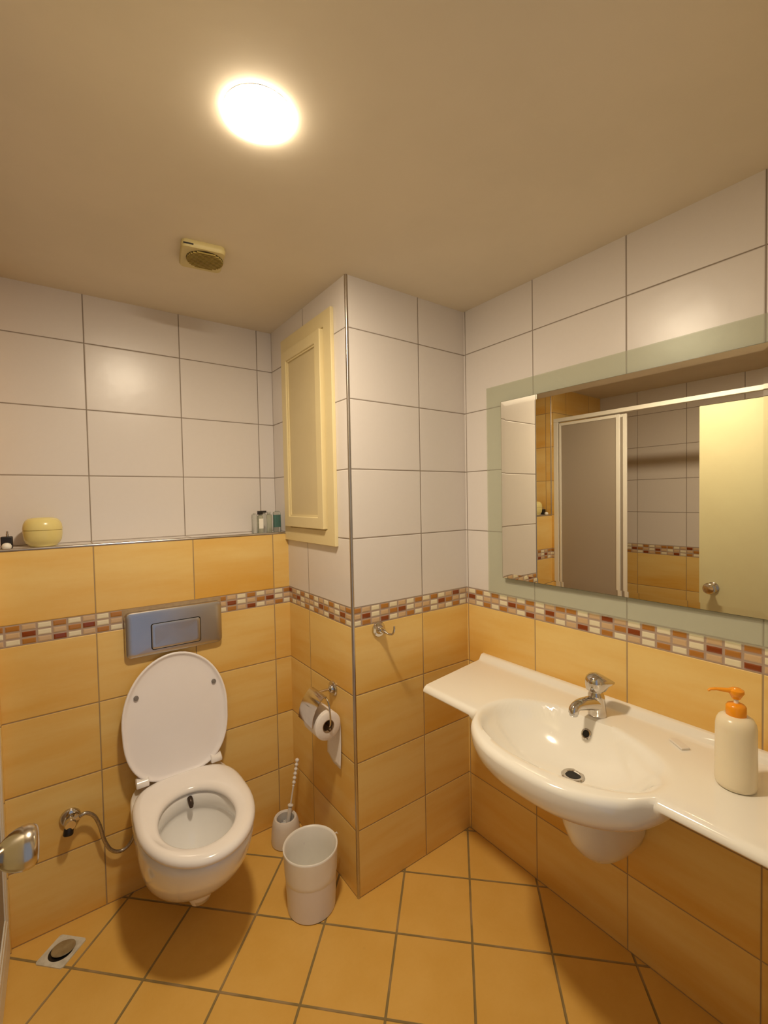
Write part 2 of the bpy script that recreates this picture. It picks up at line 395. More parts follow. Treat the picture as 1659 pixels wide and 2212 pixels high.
# aluminium corner trims
t1 = loft('trim_1', [[(PX + 0.0045 + 0.0065 * math.cos(a), 0.0045 + 0.0065 * math.sin(a), z) for a in [2 * PI * k / 14 for k in range(14)]] for z in (0.0, HC)], 'alu')
struct(t1, 'metal trim running up the outer corner of the pillar', 'trim')
ZL = MOS1 + 0.2502
t2 = loft('trim_2', [[(x, D1 + 0.004 + 0.0062 * math.cos(a), ZL - 0.004 + 0.0062 * math.sin(a)) for a in [2 * PI * k / 14 for k in range(14)]] for x in (XL, PX)], 'alu')
struct(t2, 'metal trim along the edge of the toilet ledge', 'trim')
t3 = loft('trim_3', [[(XL - 0.003 + 0.005 * math.cos(a), D1 + 0.003 + 0.005 * math.sin(a), z) for a in [2 * PI * k / 14 for k in range(14)]] for z in (ZL, HC)], 'alu')
struct(t3, 'upright metal trim on the left wall, seen in the mirror', 'trim')

# ------------------------------------------------------------------ ceiling lamp
lamp = thing('ceiling_lamp', 'round glowing flush lamp on the ceiling', 'ceiling light', (-1.07, -0.456, HC))
lathe('lamp_rim', [(0.0, 0.0), (0.0700, 0.0), (0.0700, -0.0006), (0.0695, -0.0010), (0.0, -0.0010)], 'white', lamp, at=(-1.07, -0.456, HC))
lathe('diffuser', [(0.0, -0.0012), (0.0690, -0.0012), (0.0687, -0.0018), (0.0650, -0.0029), (0.052, -0.0048), (0.030, -0.0064), (0.0, -0.0072)], 'lamp', lamp, at=(-1.07, -0.456, HC), angle=80)

# ------------------------------------------------------------------ ceiling vent
vb = Vector((-1.033, 0.143, HC)); vr = Matrix.Translation(vb) @ Matrix.Rotation(math.radians(-9), 4, 'Z')
vent = thing('ceiling_vent', 'small square yellowed extractor fan on the ceiling', 'extractor fan', vb)
rr = rrect(0.128, 0.140, 0.016)
loft('housing', [[(x * s, y * s, z) for x, y in rr] for z, s in ((0, 0.97), (-0.010, 1.0), (-0.017, 0.99), (-0.0215, 0.95))], 'ventp', vent, xf=vr)
xg = vr @ Matrix.Translation((0.008, -0.004, -0.0220))
V = []; 
sl = []
for k in range(-6, 7):
    y = k * 0.0078; hw = math.sqrt(max(0.054 ** 2 - y * y, 0)) 
    if hw > 0.01: sl.append(((-hw, y - 0.0020, -0.0045), (hw, y + 0.0020, 0.001)))
lathe('grille_back', [(0, 0.0), (0.055, 0.0), (0.055, -0.0008), (0, -0.0008)], 'ventd', vent, at=xg.translation)
boxes('grille', sl, 'ventg', vent, xf=xg)
box('clip', (-0.058, -0.0712, -0.016), (-0.030, -0.0695, -0.012), 'black', vent, xf=vr)

# ------------------------------------------------------------------ wall mirror
mir = thing('wall_mirror', 'wide rectangular mirror with a frosted pale green glass border', 'mirror', (0, -0.62, 1.067))
box('frosted_border', (-0.0065, -1.115, 1.067), (-0.0008, -0.126, 1.903), 'band', mir, bevel=0.001)
my0, my1, mz0, mz1 = -1.032, -0.216, 1.145, 1.829
a = 0.0145; bw = 0.018; bd = 0.0004
def mp(dx, y, z):   # local: dx = distance out from the mirror plane
    yy = y - (-0.6); return (-0.0205 - dx - yy * a, y, z)
outer = [mp(-bd, my0, mz0), mp(-bd, my1, mz0), mp(-bd, my1, mz1), mp(-bd, my0, mz1)]
inner = [mp(0, my0 + bw, mz0 + bw), mp(0, my1 - bw, mz0 + bw), mp(0, my1 - bw, mz1 - bw), mp(0, my0 + bw, mz1 - bw)]
me = bpy.data.meshes.new('mirror_glass')
me.from_pydata(inner + outer, [], [(0, 1, 2, 3), (4, 5, 1, 0), (5, 6, 2, 1), (6, 7, 3, 2), (7, 4, 0, 3)])
bmm = bmesh.new(); bmm.from_mesh(me); bmesh.ops.recalc_face_normals(bmm, faces=bmm.faces)
bmm.to_mesh(me); bmm.free()
link('mirror_glass', me, 'mirror', mir)
ex = 0.0012
vb_ = [(-0.0064, my0 - ex, mz0 - ex), (-0.0064, my1 + ex, mz0 - ex), (-0.0064, my1 + ex, mz1 + ex), (-0.0064, my0 - ex, mz1 + ex)]
vt_ = [mp(-bd - 0.0004, y, z) for y, z in ((my0 - ex, mz0 - ex), (my1 + ex, mz0 - ex), (my1 + ex, mz1 + ex), (my0 - ex, mz1 + ex))]
me = mesh('backing', vb_ + vt_, [(0, 1, 2, 3), (7, 6, 5, 4), (0, 4, 5, 1), (1, 5, 6, 2), (2, 6, 7, 3), (3, 7, 4, 0)])
link('backing', me, 'medge', mir)

# ------------------------------------------------------------------ access cabinet on the pillar
cab = thing('wall_cabinet', 'cream framed access door on the side of the pillar above the ledge', 'cabinet', (PX, 0.312, 1.288))
def framebars(name, x0, x1, y0, y1, z0, z1, wd, mat, parent, bevel=0.002):
    # mitred frame: loft of rectangle cross-section
    rings = []
    pr = [(0, x0), (0, x1), (wd, x1 + (0 if True else 0)), (wd, x0)]
    loops = []
    for inset, x in pr:
        loops.append([(x, y0 + inset, z0 + inset), (x, y1 - inset, z0 + inset), (x, y1 - inset, z1 - inset), (x, y0 + inset, z1 - inset)])
    return loft(name, loops, mat, parent, closed_rings=True, smooth=False, angle=None)
fo = framebars('frame', PX - 0.0, PX - 0.014, 0.087, 0.537, 1.288, 2.171, 0.058, 'cream', cab)
fo.modifiers.new('bevel', 'BEVEL').width = 0.0015
fi = framebars('rebate', PX - 0.001, PX - 0.008, 0.135, 0.510, 1.335, 2.125, 0.03, 'cream', cab)
cd = framebars('door', PX - 0.006, PX - 0.028, 0.150, 0.505, 1.350, 2.108, 0.045, 'cream', cab)
cd.modifiers.new('bevel', 'BEVEL').width = 0.002
fm = framebars('moulding', PX - 0.015, PX - 0.0225, 0.192, 0.463, 1.392, 2.066, 0.010, 'cream', cd)
box('panel', (PX - 0.017, 0.194, 1.394), (PX - 0.010, 0.461, 2.064), 'creamp', cd)

# ------------------------------------------------------------------ toilet
TX = -1.084; YC = 0.235
def egg(w_, yf, yb, nb=3.0, n=56, cx=TX, yc=YC):
    pts = []
    for k in range(n):
        t = 2 * PI * k / n; c, s = math.cos(t), math.sin(t)
        if s < 0: x = w_ * c; y = yc + (yc - yf) * s
        else:
            x = w_ * math.copysign(abs(c) ** (2 / nb), c); y = yc + (yb - yc) * (abs(s) ** (2 / nb))
        pts.append((cx + x, y))
    return pts
tl = thing('toilet', 'white wall hung toilet with its lid raised against the yellow tiled wall', 'toilet', (TX, D1, 0.06))
def ring(pts, z): return [(x, y, z) for x, y in pts]
rs = []
for z, w_, yf, yc in ((0.060, 0.030, 0.385, 0.44), (0.064, 0.046, 0.360, 0.44), (0.074, 0.056, 0.340, 0.43), (0.086, 0.062, 0.325, 0.42), (0.092, 0.078, 0.300, 0.41), (0.105, 0.098, 0.268, 0.39), (0.135, 0.122, 0.215, 0.36), (0.175, 0.142, 0.155, 0.33), (0.225, 0.158, 0.092, 0.29), (0.275, 0.169, 0.040, 0.265), (0.325, 0.175, 0.004, 0.245), (0.37, 0.178, -0.016, 0.24), (0.400, 0.178, -0.021, YC), (0.407, 0.172, -0.014, YC)):
    rs.append(ring(egg(w_, yf, 0.538, 5.0, yc=yc), z))
HY0, HYB, HW = 0.040, 0.352, 0.117; HYC = 0.19
def hole(w_, yf, yb, z, n=56): return ring(egg(w_, yf, yb, 2.0, n, yc=HYC, cx=TX - 0.005), z)
rs.append(hole(HW + 0.012, HY0 - 0.012, HYB + 0.012, 0.407))
rs.append(hole(HW + 0.004, HY0 - 0.004, HYB + 0.004, 0.400))
rs.append(hole(HW + 0.004, HY0 - 0.004, HYB + 0.004, 0.355))
rs.append(hole(HW + 0.010, HY0 - 0.010, HYB + 0.010, 0.350))
for z, s in ((0.33, 1.05), (0.30, 0.98), (0.27, 0.86), (0.24, 0.70), (0.22, 0.55), (0.205, 0.44), (0.17, 0.36), (0.14, 0.25)):
    cyy = HYC + (1 - s) * 0.02
    rs.append(hole(HW * s, cyy - (HYC - HY0) * s, cyy + (HYB - HYC) * s, z))
loft('bowl', rs, 'ceramic', tl, angle=60)
loft('water', [hole(HW * 0.50, HYC - 0.075, HYC + 0.10, 0.2135), hole(HW * 0.5, HYC - 0.075, HYC + 0.10, 0.214)], 'water', tl)
# seat ring
so = lambda s, d=0: egg(0.182 * s - d, -0.034 * 1 + d + (1 - s) * 0.27, 0.470 - d - (1 - s) * 0.24, 3.4)
def hl(d): return egg(HW - 0.002 + d, HY0 + 0.002 - d, HYB - 0.002 + d, 2.1, yc=HYC, cx=TX - 0.005)
rs = [ring(hl(0.004), 0.409), ring(so(1, 0.008), 0.409), ring(so(1, 0.002), 0.413), ring(so(1, 0.0), 0.421), ring(so(1, 0.003), 0.430), ring(so(1, 0.012), 0.436), ring(so(1, 0.026), 0.438), ring(hl(0.028), 0.4355), ring(hl(0.012), 0.431), ring(hl(0.003), 0.425), ring(hl(0.0), 0.418), ring(hl(0.001), 0.411)]
loft('seat', rs, 'seat', tl, closed_rings=True, angle=180)
# lid: local (u across, v up along the lid, w out of the lid towards the room)
LH = Vector((TX, 0.462, 0.437)); ang = math.radians(83.0)
def lidp(u, v, w_):
    dv = Vector((0, math.cos(ang), math.sin(ang))); dw = Vector((0, -math.sin(ang), math.cos(ang)))
    return tuple(LH + Vector((u, 0, 0)) + dv * v + dw * w_)
def lout(d, n=60):
    pts = []; vc = 0.215
    for k in range(n):
        t = 2 * PI * k / n; c, s = math.cos(t), math.sin(t)
        if s > 0: u = (0.188 - d) * c; v = vc + (0.235 - d) * s
        else:
            q = abs(s) ** (2 / 3.4); u = (0.188 - d) * math.copysign(abs(c) ** (2 / 3.4), c) * (1 - 0.13 * q * q); v = vc - (0.226 - d) * q
        pts.append((u, v))
    return pts
def lr(d, w_): return [lidp(u, v, w_) for u, v in lout(d)]
lid = loft('lid', [lr(0.03, -0.014), lr(0.010, -0.012), lr(0.002, -0.007), lr(0.0, 0.001), lr(0.001, 0.006), lr(0.004, 0.0075), lr(0.008, 0.006), lr(0.012, 0.001), lr(0.020, -0.001), lr(0.05, -0.002)], 'lidp', tl, angle=60)
for u, v in ((-0.136, 0.312), (0.140, 0.305)):
    lathe('bumper', [(0.0, 0.0), (0.0085, 0.0), (0.0085, 0.007), (0.007, 0.009), (0.0, 0.0095)], 'rubber', lid, at=lidp(u, v, -0.003), axis=Vector(lidp(0, 0, 1)) - Vector(lidp(0, 0, 0)), n=18)
    if True: pass
for s in (-1, 1):
    xc = TX + s * 0.130
    rr_ = []
    hy = 0.462
    prof = [(0.446, 0.437), (0.444, 0.446), (0.450, 0.456), (0.460, 0.462), (0.474, 0.466), (0.484, 0.460), (0.486, 0.446), (0.482, 0.437)]
    loft('hinge', [[(xc + dx, hy + (y - hy) * k, 0.437 + (z - 0.437) * k) for y, z in prof] for dx, k in ((-0.021, 0.80), (-0.018, 1.0), (0.018, 1.0), (0.021, 0.80))], 'seat', tl, angle=50)
# bidet nozzle
nz = tube('bidet_nozzle', [(TX + 0.006, 0.354, 0.392), (TX + 0.006, 0.342, 0.390), (TX + 0.006, 0.333, 0.380), (TX + 0.006, 0.331, 0.370)], [0.009, 0.0095, 0.009, 0.006], 'nozzle', tl)

# ------------------------------------------------------------------ flush plate
fp = thing('flush_plate', 'brushed steel flush plate on the yellow tiles above the toilet', 'flush plate', (-1.073, D1, 0.889))
def platering(w_, h_, r_, y): return [(-1.073 + x, y, 0.974 + z) for x, z in rrect(w_, h_, r_, 8)]
pw, ph = 0.346, 0.168
TH = 0.009
box('mounting_strip', (-1.250, D1 - 0.0012, 1.030), (-0.896, D1, 1.0700), 'mortar', fp)
def bulge(x, z): return 0.0025 * (1 - (2 * x / pw) ** 2) + 0.0010 * (1 - (2 * z / ph) ** 2)
def pring(w_, h_, r_, d): return [(-1.073 + x, D1 - (d + TH if d > 0.005 else d) - (bulge(x, z) if d > 0.012 else 0), 0.974 + z) for x, z in rrect(w_, h_, r_, 8)]
loft('plate', [pring(pw - 0.004, ph - 0.004, 0.017, 0), pring(pw, ph, 0.018, 0.002), pring(pw, ph, 0.018, 0.0105), pring(pw - 0.003, ph - 0.003, 0.0165, 0.0135), pring(pw - 0.010, ph - 0.010, 0.014, 0.0150), pring(pw * 0.85, ph * 0.85, 0.012, 0.0155), pring(pw * 0.60, ph * 0.62, 0.010, 0.0156), pring(pw * 0.3, ph * 0.3, 0.008, 0.0156)], 'satin', fp, angle=35)
def bring(w_, h_, r_, d): return [(-1.073 + x, D1 - d - TH, 0.959 + z) for x, z in rrect(w_, h_, r_, 6)]
loft('button_gap', [bring(0.1785, 0.1000, 0.0100, 0.0150), bring(0.1785, 0.1000, 0.0100, 0.0194)], 'dark_hole', fp)
loft('button', [bring(0.1725, 0.094, 0.008, 0.0160), bring(0.1725, 0.094, 0.008, 0.0203), bring(0.1700, 0.0915, 0.007, 0.0209), bring(0.150, 0.075, 0.012, 0.0206), bring(0.11, 0.045, 0.012, 0.0200), bring(0.05, 0.02, 0.006, 0.0197)], 'satin', fp, angle=40)

# ------------------------------------------------------------------ angle valve and hose
vv = Vector((-1.430, D1, 0.372))
val = thing('angle_valve', 'small chrome stop valve on the wall left of the toilet', 'valve', vv)
lathe('rosette', [(0, 0), (0.031, 0), (0.0315, 0.004), (0.028, 0.010), (0.018, 0.014), (0, 0.014)], 'chrome', val, at=vv, axis=(0, -1, 0))
lathe('body', [(0, 0.010), (0.013, 0.010), (0.013, 0.030), (0.017, 0.032), (0.018, 0.050), (0.015, 0.054), (0, 0.054)], 'chrome', val, at=vv, axis=(0, -1, 0))
lathe('handle', [(0.0, 0.0), (0.011, 0.0), (0.014, 0.008), (0.015, 0.026), (0.012, 0.030), (0.0, 0.030)], 'black', val, at=vv + Vector((-0.004, -0.040, -0.006)), axis=(-0.15, -0.35, -1))
lathe('nut', [(0, 0), (0.010, 0), (0.010, 0.018), (0.007, 0.02), (0, 0.02)], 'chrome', val, at=vv + Vector((0.008, -0.040, 0.008)), axis=(1, 0, 0.35), n=6)
hp = spline([vv + Vector((0.024, -0.040, 0.013)), (-1.385, 0.500, 0.388), (-1.362, 0.502, 0.366), (-1.346, 0.505, 0.320), (-1.335, 0.507, 0.265), (-1.315, 0.510, 0.216), (-1.285, 0.512, 0.196), (-1.255, 0.515, 0.208), (-1.235, 0.517, 0.245), (-1.215, 0.515, 0.29)], 8)
tag(tube('water_hose', hp, 0.0062, 'hose', n=12), 'flexible metal hose curving from the wall valve to the toilet', 'hose')

# ------------------------------------------------------------------ floor drain
dv_ = Vector((-1.468, 0.430, 0.0)); dr = Matrix.Translation(dv_) @ Matrix.Rotation(math.radians(45), 4, 'Z')
dn = thing('floor_drain', 'square pale floor drain with its round cover tilted, left of the toilet', 'drain', dv_)
sqn = 48; sq_ = []; ci_ = []
for k in range(sqn):
    t = 2 * PI * (k + 0.5) / sqn; c, s = math.cos(t), math.sin(t); q = 0.0495 / max(abs(c), abs(s))
    sq_.append((q * c, q * s)); ci_.append((0.036 * c, 0.036 * s))
loft('frame', [[(x, y, 0.0) for x, y in sq_], [(x, y, 0.0035) for x, y in sq_], [(x, y, 0.0035) for x, y in ci_], [(x, y, 0.0) for x, y in ci_]], 'steelfloor', dn, closed_rings=True, smooth=False, angle=None, xf=dr)
lathe('pit', [(0.0, 0.0003), (0.0362, 0.0003), (0.0362, 0.0012), (0.0, 0.0012)], 'dark_hole', dn, at=dv_)
lathe('cover', [(0.0, 0.001), (0.030, 0.0), (0.034, 0.002), (0.033, 0.0045), (0.028, 0.0055), (0.0, 0.004)], 'disc', dn, at=dv_ + Vector((0.006, 0.005, 0.002)), axis=(0.05, 0.10, 1))

# ------------------------------------------------------------------ waste bin
bc = Vector((-0.733, 0.088, 0.0))
wb = thing('waste_bin', 'round white waste bin on the floor beside the pillar', 'bin', bc)
lathe('bin_body', [(0.0, 0.0), (0.080, 0.0), (0.0855, 0.004), (0.0865, 0.02), (0.095, 0.215), (0.097, 0.217), (0.095, 0.219), (0.0925, 0.217), (0.083, 0.012), (0.0, 0.010)], 'bin', wb, at=bc, n=56)
def linering(r0, z0, wob, seed, n=96, dz=0.0):
    rnd = random.Random(seed); ph = [rnd.random() * 6.28 for _ in range(6)]; out = []
    for k in range(n):
        t = 2 * PI * k / n
        q = sum(math.sin((3 + 4 * i) * t + ph[i]) / (1 + 0.5 * i) for i in range(6)) * 0.3
        out.append((bc.x + (r0 + wob * q) * math.cos(t), bc.y + (r0 + wob * q) * math.sin(t), z0 + dz * q))
    return out
loft('bin_liner', [linering(0.0908, 0.120, 0.0012, 3, dz=0.006), linering(0.0914, 0.1215, 0.0012, 3, dz=0.006), linering(0.0935, 0.135, 0.0012, 5), linering(0.0938, 0.150, 0.0010, 6), linering(0.0950, 0.165, 0.0012, 9), linering(0.0960, 0.19, 0.0008, 8), linering(0.0975, 0.214, 0.0006, 4), linering(0.0978, 0.222, 0.0006, 4), linering(0.0950, 0.2225, 0.0006, 4), linering(0.0905, 0.214, 0.001, 11), linering(0.088, 0.16, 0.003, 12), linering(0.083, 0.09, 0.004, 13), linering(0.078, 0.03, 0.003, 14), linering(0.05, 0.022, 0.002, 15), linering(0.002, 0.021, 0.0, 15)], 'binin', wb, cap0=False, angle=180)
tube('liner_knot', [bc + Vector((0.096, 0.012, 0.212)), bc + Vector((0.104, 0.008, 0.208)), bc + Vector((0.110, 0.002, 0.212)), bc + Vector((0.115, 0.000, 0.206))], [0.004, 0.003, 0.0045, 0.001], 'liner', wb, sq=0.5)

# ------------------------------------------------------------------ toilet brush
tb = Vector((-0.684, 0.425, 0.0))
th = thing('toilet_brush_holder', 'white round toilet brush holder in the corner behind the bin', 'brush holder', tb)
lathe('holder_body', [(0.0, 0.0), (0.055, 0.0), (0.061, 0.004), (0.062, 0.02), (0.060, 0.05), (0.055, 0.085), (0.051, 0.100), (0.046, 0.107), (0.040, 0.107), (0.036, 0.102), (0.038, 0.08), (0.044, 0.03), (0.0, 0.02)], 'white', th, at=tb)
br = thing('toilet_brush', 'white toilet brush with a twisted handle standing in its holder', 'toilet brush', tb + Vector((0, 0, 0.022)))
h0 = tb + Vector((0.004, 0.004, 0.03)); h1 = tb + Vector((0.068, 0.018, 0.318)); hd = (h1 - h0)
tube('rod', [h0, h0 + hd * 0.66], 0.0035, 'white', br)
pts_ = []; rad_ = []
for k in range(60):
    t = 0.62 + 0.36 * k / 59
    rr0 = 0.0062 + 0.0022 * math.sin(k * 0.62) if k > 4 else 0.004
    pts_.append(h0 + hd * t); rad_.append(rr0)
pts_.append(h1); rad_.append(0.009); pts_.append(h1 + hd.normalized() * 0.006); rad_.append(0.0085); pts_.append(h1 + hd.normalized() * 0.010); rad_.append(0.003)
tube('handle', pts_, rad_, 'white', br)
lathe('collar', [(0, 0), (0.006, 0), (0.012, 0.004), (0.012, 0.008), (0.006, 0.012), (0.0, 0.012)], 'white', br, at=h0 + hd * 0.36, axis=hd)
tube('sleeve', [h0 + hd * 0.10, h0 + hd * 0.36], 0.0085, 'white', br)
# bristle head
vs = []; fs = []
rb = random.Random(4)
for k in range(150):
    t = rb.random() * 2 * PI; p0 = h0 + hd * (0.0 + 0.14 * rb.random()); L = 0.024 + 0.006 * rb.random()
    d_ = Vector((math.cos(t), math.sin(t), 0.3 * (rb.random() - 0.3))); sd = Vector((-math.sin(t), math.cos(t), 0)) * 0.0011; up_ = Vector((0, 0, 0.0011))
    n0 = len(vs); p1 = p0 + d_ * L
    vs += [p0 + sd, p0 + up_, p0 - sd, p0 - up_, p1 + sd, p1 + up_, p1 - sd, p1 - up_]
    fs += [(n0, n0 + 1, n0 + 5, n0 + 4), (n0 + 1, n0 + 2, n0 + 6, n0 + 5), (n0 + 2, n0 + 3, n0 + 7, n0 + 6), (n0 + 3, n0, n0 + 4, n0 + 7), (n0 + 4, n0 + 5, n0 + 6, n0 + 7)]
mb = bpy.data.meshes.new('bristles'); mb.from_pydata([tuple(v) for v in vs], [], fs)
link('bristles', mb, 'white', br)

# ------------------------------------------------------------------ toilet paper holder and roll
hv = Vector((PX, 0.150, 0.733))
tp = thing('paper_holder', 'chrome toilet paper holder with cover flap on the side of the pillar', 'paper holder', hv)
lathe('rosette', [(0, 0), (0.029, 0), (0.0295, 0.004), (0.026, 0.008), (0.016, 0.009), (0.014, 0.016), (0.010, 0.020), (0, 0.021)], 'chrome', tp, at=hv, axis=(-1, 0, 0))
tube('arm', [hv + Vector((-0.015, 0, 0)), hv + Vector((-0.066, 0, 0.001))], 0.0048, 'chrome', tp)
RX, RZ = -0.650, 0.628
wire = spline([(-0.655, 0.215, 0.733), (-0.655, 0.10, 0.733), (-0.655, 0.078, 0.728), (-0.653, 0.070, 0.71), (-0.651, 0.068, 0.665), (RX, 0.069, RZ + 0.02), (RX, 0.075, RZ + 0.006), (RX, 0.09, RZ + 0.003), (RX, 0.19, RZ + 0.003)], 8)
tube('wire', wire, 0.0032, 'chrome', tp)
fl = []
for x, z in ((-0.652, 0.738), (-0.668, 0.736), (-0.683, 0.722), (-0.700, 0.698), (-0.711, 0.672), (-0.716, 0.640)):
    fl.append((x, z))
top_ = [[(x, y, z) for x, z in fl] + [(x + 0.0012, y, z - 0.0012) for x, z in reversed(fl)] for y in (0.088, 0.092, 0.196, 0.200)]
loft('flap', top_, 'chrome', tp, angle=50)
ro = thing('toilet_paper_roll', 'white toilet paper roll with a torn end hanging from the chrome holder', 'toilet paper', (RX, 0.135, RZ - 0.052))
lathe('roll', [(0.0235, 0.0), (0.050, 0.0), (0.0525, 0.002), (0.0525, 0.098), (0.050, 0.100), (0.0235, 0.100)], 'paper', ro, at=(RX, 0.086, RZ), axis=(0, 1, 0), n=48, closed=True)
lathe('core', [(0.0216, -0.001), (0.0238, -0.001), (0.0238, 0.101), (0.0216, 0.101)], 'card', ro, at=(RX, 0.086, RZ), axis=(0, 1, 0), n=36, closed=True)
V = []; Fc = []
nz_, ny_ = 14, 8
for i in range(nz_ + 1):
    for j in range(ny_ + 1):
        fy = j / ny_; y = 0.090 + 0.094 * fy
        zb = 0.470 - 0.028 * (1 - abs(fy - 0.12) / 0.88) + 0.004 * math.sin(9 * fy)
        z = RZ + (zb - RZ) * i / nz_
        x = RX + 0.0532 + 0.003 * math.sin(3.0 * i / nz_ + fy * 2) - 0.004 * (i / nz_)
        V.append((x, y, z))
for i in range(nz_):
    for j in range(ny_):
        q = i * (ny_ + 1) + j; Fc.append((q, q + 1, q + ny_ + 2, q + ny_ + 1))
me = bpy.data.meshes.new('loose_sheet'); me.from_pydata(V, [], Fc)
sh = link('loose_sheet', me, 'paper', ro, smooth=True)
md = sh.modifiers.new('thick', 'SOLIDIFY'); md.thickness = 0.0006

# ------------------------------------------------------------------ robe hook
hk = Vector((-0.477, 0.0, 0.977))
rh = thing('robe_hook', 'small chrome robe hook on the pillar below the mosaic band', 'hook', hk)
lathe('rosette', [(0, 0), (0.0285, 0), (0.029, 0.004), (0.0265, 0.008), (0.017, 0.010), (0.015, 0.018), (0.011, 0.024), (0, 0.026)], 'chrome', rh, at=hk, axis=(0, -1, 0))
tube('hook_arm', spline([hk + Vector((0, -0.018, 0.001)), hk + Vector((0.0, -0.040, -0.002)), hk + Vector((0.004, -0.062, -0.006)), hk + Vector((0.008, -0.078, -0.002)), hk + Vector((0.011, -0.084, 0.012)), hk + Vector((0.012, -0.084, 0.026))], 6), [0.0065 if k < 8 else 0.0038 for k in range(31)], 'chrome', rh)

# ------------------------------------------------------------------ washbasin
def sm(t): t = max(0, min(1, t)); return t * t * (3 - 2 * t)
DK = 0.786
def front(y):
    b = 0.0
    t = (y + 0.655) / 0.262
    if abs(t) < 1: b = (1 - abs(t) ** 2.4) ** 0.75
    # soften the ends of the bulge
    s = sm((1.12 - abs(t)) / 0.25)
    return 0.388 + 0.140 * b * s
def topz(x, y):   # x measured positive away from the wall
    z = DK
    # upstand at the wall
    z += 0.020 * (1 - sm((x - 0.016) / 0.020))
    # basin
    ex_ = (x - 0.312) / 0.168; ey = (y + 0.635) / (0.248)
    if ey < 0: ey = (y + 0.635) / 0.290
    r = (abs(ex_) ** 2.15 + abs(ey) ** 2.15) ** (1 / 2.15)
    if r < 1.02:
        q = max(0.0, (1.02 - r))
        dep = 0.126 * (1 - (1 - min(q / 1.0, 1)) ** (3.0 if ex_ < 0 else 2.6))
        if ey < 0: dep *= 1 - 0.25 * sm((-ey - 0.3) / 0.7)
        z -= dep * sm(q / (0.12 if ey > -0.2 else 0.12 + 0.22 * sm((-ey - 0.2) / 0.5)))
    return z
def botdepth(y):
    t = (y + 0.650) / 0.282
    return max(0.0, 1 - abs(t) ** 2.6) ** 0.45 if abs(t) < 1 else 0.0
YB0, YB1 = -0.090, -1.27
ys = []
y = YB0
while y > YB1: 
    ys.append(y); y -= 0.008 if -0.96 < y < -0.34 else 0.02
ys.append(YB1)
rings = []
NT = 46
for y in ys:
    fr = front(y); rg = []; re = 0.019
    shear = 0.058 * (1 - sm((YB0 - y) / 0.25))
    def yy(x): return y - shear * (x / 0.39)
    for k in range(NT):
        x = 0.0 + (fr - re) * (k / (NT - 1))
        rg.append((-x, yy(x), topz(x, yy(x))))
    zt = topz(fr - re, y)
    bdp = botdepth(y)
    for k in range(1, 8):
        aa = PI / 2 - PI / 2 * k / 8
        rg.append((-(fr - re + re * math.cos(aa)), yy(fr), zt - re + re * math.sin(aa)))
    # outer skin
    low = 0.036 + 0.128 * bdp
    for k in range(0, 14):
        t = k / 13
        dz = re + (low - re) * math.sin(t * PI / 2) ** 0.9
        x = fr - (fr - 0.24) * (1 - math.cos(t * PI / 2)) * (1.0)
        rg.append((-x, yy(fr), zt - dz))
    low2 = low
    for k in range(1, 7):
        t = k / 6
        x = 0.24 * (1 - t)
        rg.append((-x, yy(x), zt - low2 + 0.0 * t))
    rings.append(rg)
sb = thing('washbasin', 'long cream white ceramic washbasin with a rounded bowl under the mirror', 'washbasin', (0, -0.66, 0.70))
basin = loft('basin', rings, 'sink', sb, angle=50)
# drain
def bz(x, y): return topz(-x, y)
dx_, dy_ = -0.268, -0.655
dz_ = bz(dx_, dy_)
lathe('drain_ring', [(0.019, 0.000), (0.031, 0.000), (0.032, 0.003), (0.029, 0.0055), (0.022, 0.005), (0.019, 0.002)], 'chrome', sb, at=(dx_, dy_, dz_ + 0.0005), n=36, closed=True)
lathe('drain_hole', [(0, 0.0), (0.020, 0.0), (0.020, 0.0022), (0, 0.0022)], 'dark_hole', sb, at=(dx_, dy_, dz_ + 0.0012))
lathe('plug', [(0, 0.0), (0.012, 0.0), (0.013, 0.0012), (0.009, 0.002), (0, 0.0022)], 'rubberd', sb, at=(dx_ + 0.002, dy_, dz_ + 0.0012))
# overflow on the back slope of the bowl
ox, oy = -0.163, -0.636
e_ = 0.004
gx = (bz(ox + e_, oy) - bz(ox - e_, oy)) / (2 * e_); gy = (bz(ox, oy + e_) - bz(ox, oy - e_)) / (2 * e_)
on = Vector((-gx, -gy, 1)).normalized()
lathe('overflow_ring', [(0.0105, 0.000), (0.0155, 0.000), (0.0155, 0.002), (0.0135, 0.0035), (0.0105, 0.003)], 'chrome', sb, at=Vector((ox, oy, bz(ox, oy))), axis=on, n=30, closed=True)
lathe('overflow_hole', [(0, 0.0), (0.011, 0.0), (0.011, 0.002), (0, 0.002)], 'dark_hole', sb, at=Vector((ox, oy, bz(ox, oy))), axis=on)
# half pedestal
pr_ = []
for z, dp, hw in ((0.624, 0.315, 0.092), (0.60, 0.310, 0.091), (0.52, 0.290, 0.087), (0.46, 0.262, 0.082), (0.41, 0.220, 0.073), (0.375, 0.180, 0.062), (0.355, 0.145, 0.048), (0.346, 0.11, 0.034)):
    rg = []
    for k in range(33):
        t = PI * k / 32
        rg.append((-0.002 - (dp) * (math.sin(t) ** 0.75), -0.658 + hw * math.cos(t), z))
    pr_.append(rg)
tag(loft('half_pedestal', pr_, 'sink', angle=60), 'white ceramic half pedestal hiding the pipes under the washbasin', 'pedestal')

